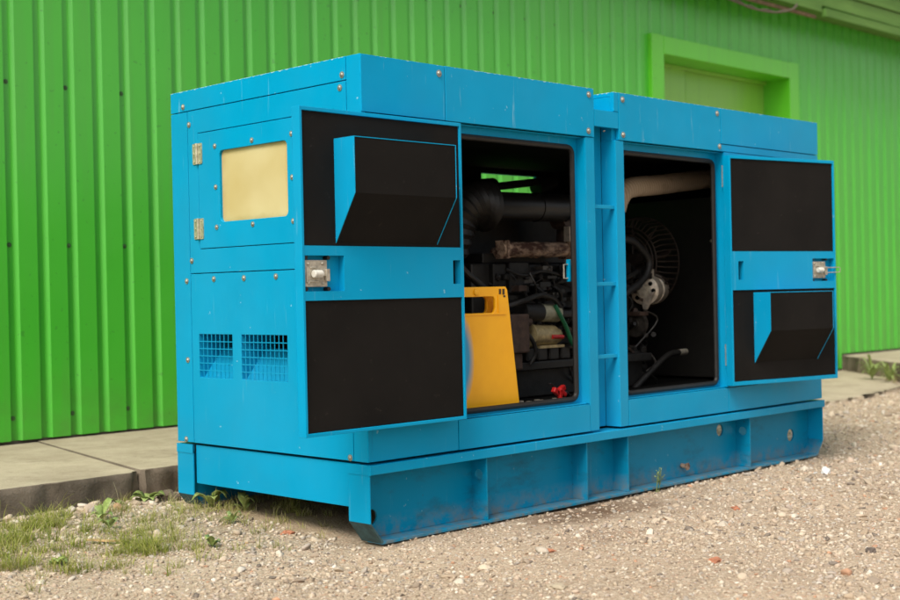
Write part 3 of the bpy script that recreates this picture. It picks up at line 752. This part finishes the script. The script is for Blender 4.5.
q = random.Random(21)
for mat_, n_ in (('iron', 40), ('greasy', 22), ('brownbox', 10)):       # brackets, pipes and unions of the second bay
    b = NB()
    for i in range(n_):
        x_, z_, y_ = q.uniform(2.16, 2.42), q.uniform(.50, 1.02), q.uniform(.43, .56); k_ = q.random(); r_ = q.uniform(.006, .018)
        if k_ < .4: cyl(b, (x_, y_, z_), (x_+q.uniform(-.01, .06), y_+.06, z_+q.uniform(-.03, .03)), r_, 8)
        elif k_ < .7: box(b, x_, x_+q.uniform(.02, .09), y_, .62, z_, z_+q.uniform(.008, .05))
        else: tube(b, smoothpath([(x_, y_, z_), (x_+q.uniform(-.08, .12), y_-.02, z_-.06), (x_+q.uniform(-.1, .2), y_+.03, z_-q.uniform(.08, .2))], 4), r_*.4, 6)
    o = sub('fittings', b, mat_, False, .002); o['kind'] = 'stuff'
b = NB(); cyl(b, (2.34, .50, .76), (2.37, .50, .76), .07, 24); cyl(b, (2.33, .50, .76), (2.375, .50, .76), .03, 16); sub('belt_pulley', b, 'greasy')
b = NB(); tube(b, [(2.38, .47+.066*math.cos(t), .945+.066*math.sin(t)) for t in (0, .5, 1.0, 1.57)] + [(2.36, .70, 1.20), (2.36, .80, 1.0)] + [(2.355, .50+.07*math.cos(t), .76+.07*math.sin(t)) for t in (4.2, 4.7, 5.3, 6.0)], .006, 6, closed=True); sub('fan_belt', b, 'rubber')

# --- doors
def door(loc, ang, x0, x1, z0, z1, fA, fB, latch, slot, hood, wire=False):
    """local frame: x along the door, -y out of its inner face (face plane at y = 0), thickness behind it"""
    mt = Matrix.Translation(loc) @ Matrix.Rotation(ang, 4, 'Z')
    d = bpy.data.objects.new('door', None); C.objects.link(d); d.parent = gen
    inv = winv(gen) @ mt; d.location = inv.to_translation(); d.rotation_euler = inv.to_euler()
    def o(name, b, mat, bevel=.0015, smooth=False): return obj(name, b, M[mat], d, bevel, smooth, local=True)
    t = .045; e = .011; (u0, u1), (l0, l1) = fA, fB
    b = NB(); box(b, x0, x1, t-.003, t, z0, z1); box(b, x0, x0+e, 0, t-.003, z0, z1); box(b, x1-e, x1, 0, t-.003, z0, z1)
    box(b, x0+e, x1-e, 0, t-.003, u1, z1); box(b, x0+e, x1-e, 0, t-.003, z0, l0)
    o('frame', b, 'blue')
    b = NB(); lx0, lx1, lz0, lz1 = latch; sx0, sx1, sz0, sz1 = slot
    plate(b, 'y', rect(x0+e, x1-e, l1, u0), [rect(lx0, lx1, lz0, lz1), rect(sx0, sx1, sz0, sz1)], .0008, .0045)
    for (a, bb, c, dd) in (latch, slot): 
        box(b, a-.002, a, .0045, .032, c, dd); box(b, bb, bb+.002, .0045, .032, c, dd); box(b, a, bb, .0045, .032, dd, dd+.002); box(b, a, bb, .0045, .032, c-.002, c)
    box(b, lx0, lx1, .032, .034, lz0, lz1)
    box(b, x0+e, x1-e, .0045, .020, l1, l1+.003); box(b, x0+e, x1-e, .0045, .020, u0-.003, u0)
    o('cross_band', b, 'blue', 0)
    b = NB(); box(b, sx0, sx1, .032, .034, sz0, sz1); o('slot_lining', b, 'grate', 0)
    b = NB(); box(b, x0+e, x1-e, .007, .030, u0, u1); o('foam_panel', b, 'foam', .002)
    b = NB(); box(b, x0+e, x1-e, .007, .030, l0, l1); o('foam_panel', b, 'foam', .002)
    # ventilation hood with open underside edges
    hx0, hx1, hb, hm, ht, pr = hood
    side = [(.0065, hb), (.0065, ht), (-pr, ht), (-pr, hm)]
    hd_ = NB()
    for a, bb in ((hx0, hx0+.003), (hx1-.003, hx1)):
        t2 = NB(); plate(t2, 'x', side, [], a, bb); me = bpy.data.meshes.new('t'); t2.to_mesh(me); t2.free(); hd_.from_mesh(me); bpy.data.meshes.remove(me)
    box(hd_, hx0+.003, hx1-.003, -pr, .0065, ht-.003, ht)
    h = o('vent_hood', hd_, 'blue', .0006)
    b = NB(); q = [(-pr+.002, hm), (-pr+.002, ht-.0032), (-pr+.022, ht-.0032), (-pr+.022, hm+.004), (.0064, hb+.024), (.0064, hb+.003)]
    plate(b, 'x', q, [], hx0+.0032, hx1-.0032)
    obj('hood_foam', b, M['foam'], h, .001, local=True)
    # latch mechanism
    lk = o('latch', box(NB(), lx0+.006, lx0+.006+.102, .008, .016, lz0+.016, lz1-.016), 'metal', .003)
    cx = lx0+.055; cz = (lz0+lz1)/2
    b = NB()
    for dx, dz in ((-.035, .034), (-.035, -.034), (.03, .036), (.03, -.036)): dome(b, (cx+dx, .008, cz+dz), (0,-1,0), .005, .7, 8, 1.3)
    box(b, cx-.046, cx-.040, .003, .008, cz-.032, cz+.024); box(b, cx-.044, cx+.01, .003, .008, cz-.032, cz-.026); box(b, cx-.03, cx+.0, .002, .008, cz+.018, cz+.024)
    box(b, cx+.004, cx+.046, .000, .008, cz-.010, cz+.014); box(b, cx+.040, cx+.056, -.004, .006, cz-.028, cz+.016)
    obj('latch_lever', b, M['metal'], lk, .0015, local=True)
    b = NB(); cyl(b, (cx-.022, -.006, cz-.002), (cx+.016, -.006, cz-.002), .014, 16); obj('latch_knob', b, M['knob'], lk, .002, True, local=True)
    b = NB()
    for dx in (-.045, .058):
        for dz in (-.056, .056): cyl(b, (cx+dx, .006, cz+dz), (cx+dx, .03, cz+dz), .0075, 8)
    obj('latch_pin', b, M['rubber'], lk, 0, True, local=True)
    if wire:
        b = NB(); tube(b, [(cx+.03, -.006, cz+.010), (x1+.022, -.006, cz+.012), (x1+.026, -.006, cz+.006), (x1+.024, -.006, cz-.014), (cx+.03, -.006, cz-.016)], .0028, 6)
        obj('latch_handle', b, M['metal'], lk, 0, True, local=True)
    return d
# left door lies folded flat against the side, right door stands a little off it
dA = door((0, -.085, 0), 0, -.364, .452, .443, 1.618, (1.124, 1.604), (.456, .928),
          (-.352, -.170, .961, 1.089), (.392, .433, .981, 1.074), (-.203, .314, 1.134, 1.310, 1.512, .105))
dB = door((2.44, -.05, 0), math.atan2(-.165, .77), -.013, .771, .443, 1.614, (1.126, 1.598), (.463, .929),
          (.590, .757, .968, 1.088), (.041, .078, .982, 1.076), (.150, .622, .552, .719, .915, .107), wire=True)
for z in (1.51, .60):
    b = NB(); cyl(b, (2.452, -.018, z-.055), (2.452, -.018, z+.055), .0075, 12); box(b, 2.430, 2.4525, -.004, -.0015, z-.055, z+.055); part('hinge', b, 'metal', gen, 0, True)
    b = NB(); cyl(b, (.487, -.018, z-.055), (.487, -.018, z+.055), .0075, 12); part('hinge', b, 'metal', gen, 0, True)
b = NB(); cyl(b, (2.15, .0835, .060), (2.15, .05, .058), .012, 10); cyl(b, (2.15, .05, .058), (2.15, .045, .058), .020, 6); part('drain_plug', b, 'rust', gen, 0, True)

# ------------------------------------------------------------------ sign in the first bay
sg = thing('floor_sign', 'yellow plastic floor sign with a handle slot, standing inside the left doorway', 'floor sign', (.737, .17, .437))
b = NB(); out = [(.47, .438), (1.003, .438), (.936, .955), (.925, .968), (.549, .968), (.538, .955)]
plate(b, 'y', out, [rrect(.622, .856, .856, .926, .02)], .125, .140)
rec = [(.50, .46), (.975, .46), (.918, .842), (.556, .842)]
so_ = obj('panel', b, M['sign'], sg, .004)
b = NB(); pr_ = [(.555, .847), (.60, .847), (.877, .847), (.919, .847), (.921, .853), (.553, .853)]; plate(b, 'y', pr_, [], .121, .1248); box(b, .872, .878, .121, .1248, .853, .935)
dome(b, (.737, .1255, .945), (0, -1, 0), .016, .45, 14, 0)
obj('rib', b, M['sign'], sg, .001)
b = NB(); box(b, .880, .893, .1232, .1247, .935, .958); box(b, .902, .915, .1232, .1247, .933, .958); box(b, .908, .92, .1232, .1247, .922, .930)
obj('printed_mark', b, M['ink'], sg)
b = NB(); plate(b, 'y', out, [rrect(.622, .856, .856, .926, .02)], .175, .190); obj('back_panel', b, M['sign'], sg, .004)
b = NB(); box(b, .64, .84, .1402, .1749, .955, .966); obj('hinge', b, M['sign'], sg)

# red clamp lying on the bay floor
rc = thing('battery_clamp', 'red plastic battery clamp lying on the black floor of the left bay', 'battery clamp', (1.33, .2, .437))
b = NB()
for dx, dz, a in ((0, 0, .5), (.02, .012, -.4)):
    m_ = Matrix.Translation((1.335+dx, .19, .475+dz)) @ Matrix.Rotation(a, 4, 'Y'); box(b, -.036, .030, -.012, .012, -.012, .014, m_)
    m_ = Matrix.Translation((1.345+dx, .185, .462+dz)) @ Matrix.Rotation(a+1.0, 4, 'Y'); box(b, -.030, .024, -.010, .010, -.010, .010, m_)
obj('jaw', b, M['redpl'], rc, .005)
b = NB(); tube(b, smoothpath([(1.29, .2, .52), (1.31, .2, .515), (1.33, .2, .49)], 4), .005, 6); tube(b, smoothpath([(1.36, .19, .46), (1.40, .2, .47), (1.45, .22, .45)], 4), .012, 8); obj('wire', b, M['rubber'], rc, 0, True)

# ------------------------------------------------------------------ loose stones (gravel)
def ico(sub):
    b = NB(); bmesh.ops.create_icosphere(b, subdivisions=sub, radius=1); b.verts.ensure_lookup_table()
    v = np.array([x.co[:] for x in b.verts]); f = np.array([[q.index for q in p.verts] for p in b.faces]); b.free(); return v, f
PAL = np.array([(.56,.46,.34),(.50,.40,.29),(.45,.35,.25),(.38,.29,.20),(.62,.54,.43),(.31,.24,.175),(.52,.40,.30),(.50,.28,.17),(.19,.155,.125),(.40,.35,.29),(.70,.63,.53),(.46,.38,.31)])
PW = np.array([.16,.17,.15,.10,.12,.07,.06,.014,.035,.07,.02,.07]); PW /= PW.sum()
def blocked(x, y, m=0):
    if -.0+m < x < LX and .0 < y < W: return not (x < .0 or False)
    return any(in_poly(x, y, p) for p in SOLID)
def stones(n, smin, smax, shape, area, dpow, seedoff):
    V, F = ico(shape); r = np.random.default_rng(100+seedoff); out = []
    x0, x1, y0, y1 = area
    while len(out) < n:
        X = r.uniform(x0, x1, 4000); Y = r.uniform(y0, y1, 4000); U = r.random(4000)
        for x, y, u in zip(X, Y, U):
            dd = math.hypot(x-CP.x, y-CP.y)
            if dd < 1.6: continue
            ang = ((x-CP.x)*r2.x+(y-CP.y)*r2.y)/max(.01, (x-CP.x)*fw.x+(y-CP.y)*fw.y)
            if (x-CP.x)*fw.x+(y-CP.y)*fw.y < 0 or abs(ang) > .55: continue
            if u > min(1, (2.9/dd)**dpow): continue
            if .03 < x < LX-.03 and .02 < y < W: 
                if u > .0: continue
            if any(in_poly(x, y, p) for p in SOLID): continue
            if ((x-1.2)/.55)**2+((y+.14)/.22)**2 < 1 and u > .13: continue
            cl = noise.noise(Vector((x*1.3, y*1.3, 9)))*.7+noise.noise(Vector((x*4.2, y*4.2, 4)))*.6
            if cl < -.05 and u > (.45 if shape < 2 and seedoff == 1 else .22): continue
            out.append((x, y))
            if len(out) >= n: break
    out = np.array(out); n = len(out)
    sz = np.clip(np.exp(r.normal(math.log(smin*1.7), .45, n)), smin, smax)
    sz *= np.clip(np.hypot(out[:,0]-CP.x, out[:,1]-CP.y)/5.0, .8, 1.6)**.5
    nv = len(V)
    base = np.repeat(V[None], n, 0)*(1+.10*r.standard_normal((n, nv, 1)).clip(-1.2, 1.2))
    for _ in range(9):                                              # crushed stone: flat broken faces
        nn = r.standard_normal((n, 3)); nn /= np.linalg.norm(nn, axis=1)[:, None]; dd_ = r.uniform(.32, .78, n)
        over = np.maximum(0, np.einsum('nvk,nk->nv', base, nn)-dd_[:, None]); base = base-over[..., None]*nn[:, None]
    base *= 1.25
    sc_ = np.stack([r.uniform(.75, 1.3, n), r.uniform(.6, 1.05, n), r.uniform(.38, .75, n)], -1)
    base = base*sc_[:, None]*sz[:, None, None]
    a = r.uniform(0, 6.283, n); t = r.normal(0, .3, n)
    ct, st = np.cos(t)[:, None], np.sin(t)[:, None]
    x, y, z = base[..., 0], base[..., 1], base[..., 2]
    x, z = x*ct+z*st, -x*st+z*ct
    ca, sa = np.cos(a)[:, None], np.sin(a)[:, None]; x, y = x*ca-y*sa, x*sa+y*ca
    gz = np.array([gh(px, py) for px, py in out])
    v = np.stack([x+out[:, 0, None], y+out[:, 1, None], z+(gz+sz*sc_[:, 2]*.20)[:, None]], -1).reshape(-1, 3)
    f = (F[None]+(np.arange(n)*nv)[:, None, None]).reshape(-1, 3)
    c = PAL[r.choice(len(PAL), n, p=PW)]*r.uniform(.8, 1.12, (n, 1)); c = np.repeat(c, nv, 0)
    return v, f, c
parts = [stones(62000, .0028, .009, 1, (-2.2, 9.5, -2.9, 2.4), 1.7, 1), stones(30000, .0048, .014, 1, (-2.2, 9.5, -2.9, 2.4), 1.5, 2),
         stones(1300, .009, .024, 2, (-2.0, 9.5, -2.6, 2.4), 1.2, 3), stones(240, .010, .030, 2, (-2.0, -.02, 1.40, 1.53), .1, 4)]
off = 0; VV = []; FF = []; CC = []
for v, f, c in parts: VV.append(v); FF.append(f+off); CC.append(c); off += len(v)
gv = struct(np_mesh('gravel', np.concatenate(VV), np.concatenate(FF), M['stones'], np.concatenate(CC)), 'stuff')
gv['label'] = 'loose beige and pinkish crushed stone gravel covering the yard'

# ------------------------------------------------------------------ grass
def patches(x, y):
    d = 0
    for cx, cy, rx, ry, w_ in ((-1.15, .95, .45, .42, 1.0), (-.62, .62, .28, .30, .9), (-.75, 1.25, .6, .22, .7), (-.1, 1.05, .45, .30, .28), (.25, .90, .30, .35, .42), (.55, 1.02, .30, .28, .5), (.05, .55, .35, .25, .16), (.18, .72, .12, .3, .4), (-.35, 1.38, .6, .15, .65), (-.35, .95, .45, .35, .42), (-.55, .40, .4, .2, .28), (-.03, .98, .25, .35, .62), (.08, .62, .20, .30, .45), (-.22, .62, .25, .2, .3), (8.35, 2.0, .4, .25, .7)):
        q = ((x-cx)/rx)**2+((y-cy)/ry)**2
        d = max(d, w_*math.exp(-q*1.3))
    return d
GV = []; GF = []; GC = []; k = 0; r = random.Random(5)
GR = [(.32,.35,.055), (.40,.41,.08), (.44,.42,.12), (.27,.31,.05), (.22,.28,.045)]
def blade(x, y, h, w_, col, lean, az):
    global k
    z = gh(x, y)-.004; pz = 0; d = (math.cos(az), math.sin(az)); s_ = (-d[1], d[0])
    for i in range(4):
        t = i/3; o_ = lean*h*t*t; ww = w_*(1-t*.85)
        for sg_ in (-1, 1): GV.append((x+d[0]*o_+s_[0]*ww*sg_, y+d[1]*o_+s_[1]*ww*sg_, z+h*t*(1-.25*lean*t)))
    for i in range(3):
        a = k+i*2; GF.append((a, a+1, a+3, a+2))
    for i in range(8): GC.append(tuple(c*(.75+.35*(i//2)/3) for c in col))
    k += 8
cnt = 0
tries = 0
YEL = [(.42,.40,.13), (.52,.45,.22), (.60,.52,.30), (.36,.37,.10)]
while cnt < 11500 and tries < 400000:
    tries += 1
    x = r.uniform(-1.9, 1.0); y = r.uniform(.15, 1.56)
    if tries % 60 == 0: x = r.uniform(7.6, 8.9); y = r.uniform(1.6, 2.3)
    dens = patches(x, y)
    if r.random() > dens**1.5*(.15+2.2*max(0, noise.noise(Vector((x*6, y*6, 2)))+.12)): continue
    if in_poly(x, y, SOLID[0]): continue
    if -.02 < x < .02 and (y > 1.15 or y < .13): continue
    green = noise.noise(Vector((x*3, y*3, 7))) + (.38 if x < -.45 else -.42) + .2*r.random()
    big = r.random(); nb = int(3+18*big**2); spread = .006+.022*big
    for j in range(nb):
        col = r.choice(GR) if r.random() < (.80 if green > .15 else .22) else r.choice(YEL)
        az = r.uniform(0, 6.28); rad = spread*math.sqrt(r.random())
        h = (.012+.040*big)*r.uniform(.5, 1.5)*(1.15 if green > .15 else .95)
        if r.random() < .04: h *= 2.0
        if x > 7: h *= 2.0
        blade(x+rad*math.cos(az), y+rad*math.sin(az), h, r.uniform(.0006, .0015)*(1+.6*big), col, r.uniform(.1, 1.5), az+r.gauss(0, .7)); cnt += 1
for _ in range(420):                                                # flat dead straws
    x = r.uniform(-1.6, .9); y = r.uniform(.3, 1.5)
    if r.random() > patches(x, y)+.25: continue
    blade(x, y, r.uniform(.01, .03), .0008, r.choice(YEL), r.uniform(2.0, 4.0), r.uniform(0, 6.28))
gr = struct(np_mesh('grass', np.array(GV), np.array(GF), M['blades'], np.array(GC)), 'stuff')
gr['label'] = 'sparse short green and straw coloured grass at the edge of the gravel'

# ------------------------------------------------------------------ weeds: every plant a thing
def leaf(b, base, az, ln, wd, rise, droop, tip=1.0):
    base = Vector(base); d = Vector((math.cos(az), math.sin(az), 0)); s_ = Vector((-d.y, d.x, 0)); rows = []
    n = 8
    for i in range(n+1):
        t = i/n; p = base + d*ln*t*.9 + Vector((0, 0, rise*math.sin(t*1.9)*ln - droop*t*t*ln))
        ww = wd*(.12 + math.sin(min(1, t*1.05)**.8*math.pi)**.8 if t < .97 else .03)*(1+.12*math.sin(i*2.6))
        if t < .2: ww = wd*.13
        rows.append([b.verts.new(p-s_*ww+Vector((0, 0, ww*.35))), b.verts.new(p), b.verts.new(p+s_*ww+Vector((0, 0, ww*.35)))])
    for A, B in zip(rows, rows[1:]):
        for j in (0, 1): b.faces.new((A[j], A[j+1], B[j+1], B[j]))
def weed(x, y, n, ln, wd, rise, label, seed, mat='leaf'):
    q = random.Random(seed); b = NB(); z = gh(x, y)
    if y > 1.5 and x > 5: z = .04
    for i in range(n): leaf(b, (x, y, z), 6.283*i/n+q.uniform(-.4, .4), ln*q.uniform(.7, 1.15), wd*q.uniform(.8, 1.2), rise*q.uniform(.5, 1.2), q.uniform(.1, .5))
    o = obj('weed', b, M[mat], None, 0, True); so = o.modifiers.new('solid', 'SOLIDIFY'); so.thickness = .0007
    return tag(o, label, 'weed', 'small weeds growing out of the gravel')
weed(-.06, 1.44, 8, .095, .025, .55, 'broad leafed weed in the angle between concrete slab and blue skid', 1)
weed(-.19, 1.47, 5, .055, .014, .55, 'low weed below the chipped corner of the concrete slab', 2)
weed(.04, 1.09, 6, .100, .024, .95, 'broad leafed weed reaching under the blue end beam, beside the skid foot', 3)
weed(.10, .93, 5, .070, .016, 1.0, 'upright weed with pointed leaves under the middle of the end beam', 4)
weed(-.42, 1.22, 5, .075, .019, 1.1, 'upright leafy weed in front of the concrete slab, above the wood chip', 5)
weed(-.50, 1.02, 4, .055, .014, 1.1, 'small weed sprout just above the wood chip', 6)
weed(-.40, .45, 5, .050, .015, 1.2, 'tiny green seedling alone on bare gravel in front of the end beam', 7)
weed(-.95, .62, 6, .050, .018, .5, 'flat weed at the lower edge of the left grass patch', 9)
weed(-.10, .74, 5, .050, .010, 1.3, 'thin leafed weed between the skid foot and the open gravel', 10)
weed(8.35, 2.22, 30, .15, .013, 1.3, 'bushy weed in front of the far raised slab', 12)
weed(8.10, 1.92, 26, .14, .012, 1.2, 'weed at the right picture edge beside the far raised slab', 13)
b = NB(); q = random.Random(4)
for i in range(7):
    x_, h_ = 1.80+q.uniform(-.03, .05), q.uniform(.05, .11)
    P = smoothpath([(x_, -.02, -.02), (x_+q.uniform(-.01, .01), -.03, h_*.5), (x_+q.uniform(-.03, .03), -.035, h_)], 4); tube(b, P, .0009, 5)
    for p in P[3:]: leaf(b, p, q.uniform(0, 6.28), .014, .004, .4, .2)
tag(obj('weed', b, M['leaf']), 'wispy weed stalks against the skid below the second bay', 'weed', 'small weeds growing out of the gravel')

# ------------------------------------------------------------------ odd pieces on the ground
def rock(name, x, y, s_, fl, mat, label, cat, seed, group=None):
    b = NB(); bmesh.ops.create_icosphere(b, subdivisions=3, radius=1)
    for v in b.verts:
        n = noise.noise(v.co*1.3+Vector((seed, 0, 0)))*.5 + noise.noise(v.co*3.3+Vector((seed, 4, 0)))*.2
        v.co *= 1+n; v.co.z *= fl; v.co.y *= .75
    b.transform(Matrix.Translation((x, y, gh(x, y)+s_*fl*.35)) @ Matrix.Rotation(seed*1.3, 4, 'Z') @ Matrix.Scale(s_, 4))
    return tag(obj(name, b, M[mat], None), label, cat, group)
G = 'larger stones and brick chips on the gravel'
rock('brick_chip', 1.60, -.58, .022, .5, 'brick', 'orange brick chip in front of the second skid section', 'brick chip', 1, G)
rock('brick_chip', .40, -.55, .020, .45, 'brick', 'orange brick chip in the gravel before the left skid section', 'brick chip', 2, G)
rock('stone', 1.10, -1.46, .024, .55, 'darkstone', 'dark lumpy stone at the lower right of the gravel', 'stone', 3, G)
rock('stone', .02, 1.40, .05, .7, 'kerb', 'broken concrete lump at the foot of the slab beside the skid', 'stone', 4, G)
rock('brick_chip', .62, -1.12, .030, .35, 'brick', 'flat reddish brick chip near the bottom of the gravel', 'brick chip', 5, G)
rock('stone', -.02, -.94, .034, .32, 'slab', 'flat pale stone at the bottom centre of the gravel', 'stone', 6, G)

rock('brick_chip', -.05, .44, .026, .4, 'brick', 'rust orange chip on the dirt just left of the skid foot', 'brick chip', 7, G)
rock('stone', 2.92, -.45, .014, .7, 'darkstone', 'small dark stone right beside the white litter', 'stone', 8, G)
b = NB(); bmesh.ops.create_icosphere(b, subdivisions=2, radius=1)
for v in b.verts: v.co *= 1+.6*noise.noise(v.co*2.1)+.25*noise.noise(v.co*6); v.co = Vector((v.co.x*.038, v.co.y*.022, v.co.z*.017))
b.transform(Matrix.Translation((2.83, -.33, gh(2.83, -.33)+.012)) @ Matrix.Rotation(.5, 4, 'Z') @ Matrix.Rotation(-.3, 4, 'Y'))
box(b, 2.765, 2.80, -.30, -.296, gh(2.8, -.3)+.002, gh(2.8, -.3)+.009)
o = obj('litter', b, M['litter'])
tag(o, 'small crumpled white litter on the gravel near the far end of the skid', 'litter')
b = NB(); zc = gh(-.66, .80)+.012; m_ = Matrix.Translation((-.66, .80, zc)) @ Matrix.Rotation(-.75, 4, 'Z') @ Matrix.Rotation(.06, 4, 'Y')
n = 8; P = []
for i in range(n+1):
    t = i/n; hw = .012*math.sin(math.pi*min(.97, max(.06, t)))**.4; P.append([b.verts.new(m_ @ Vector((-.065+.13*t, s_*hw+.004*math.sin(i), zz))) for s_, zz in ((-1, 0), (1, 0), (1, .005), (-1, .005))])
for A, B in zip(P, P[1:]):
    for j in range(4): b.faces.new((A[j], A[(j+1) % 4], B[(j+1) % 4], B[j]))
b.faces.new(P[0]); b.faces.new(P[-1][::-1])
tag(obj('wood_chip', b, M['chip']), 'tan splinter of wood lying on the grass in front of the slab', 'wood chip')
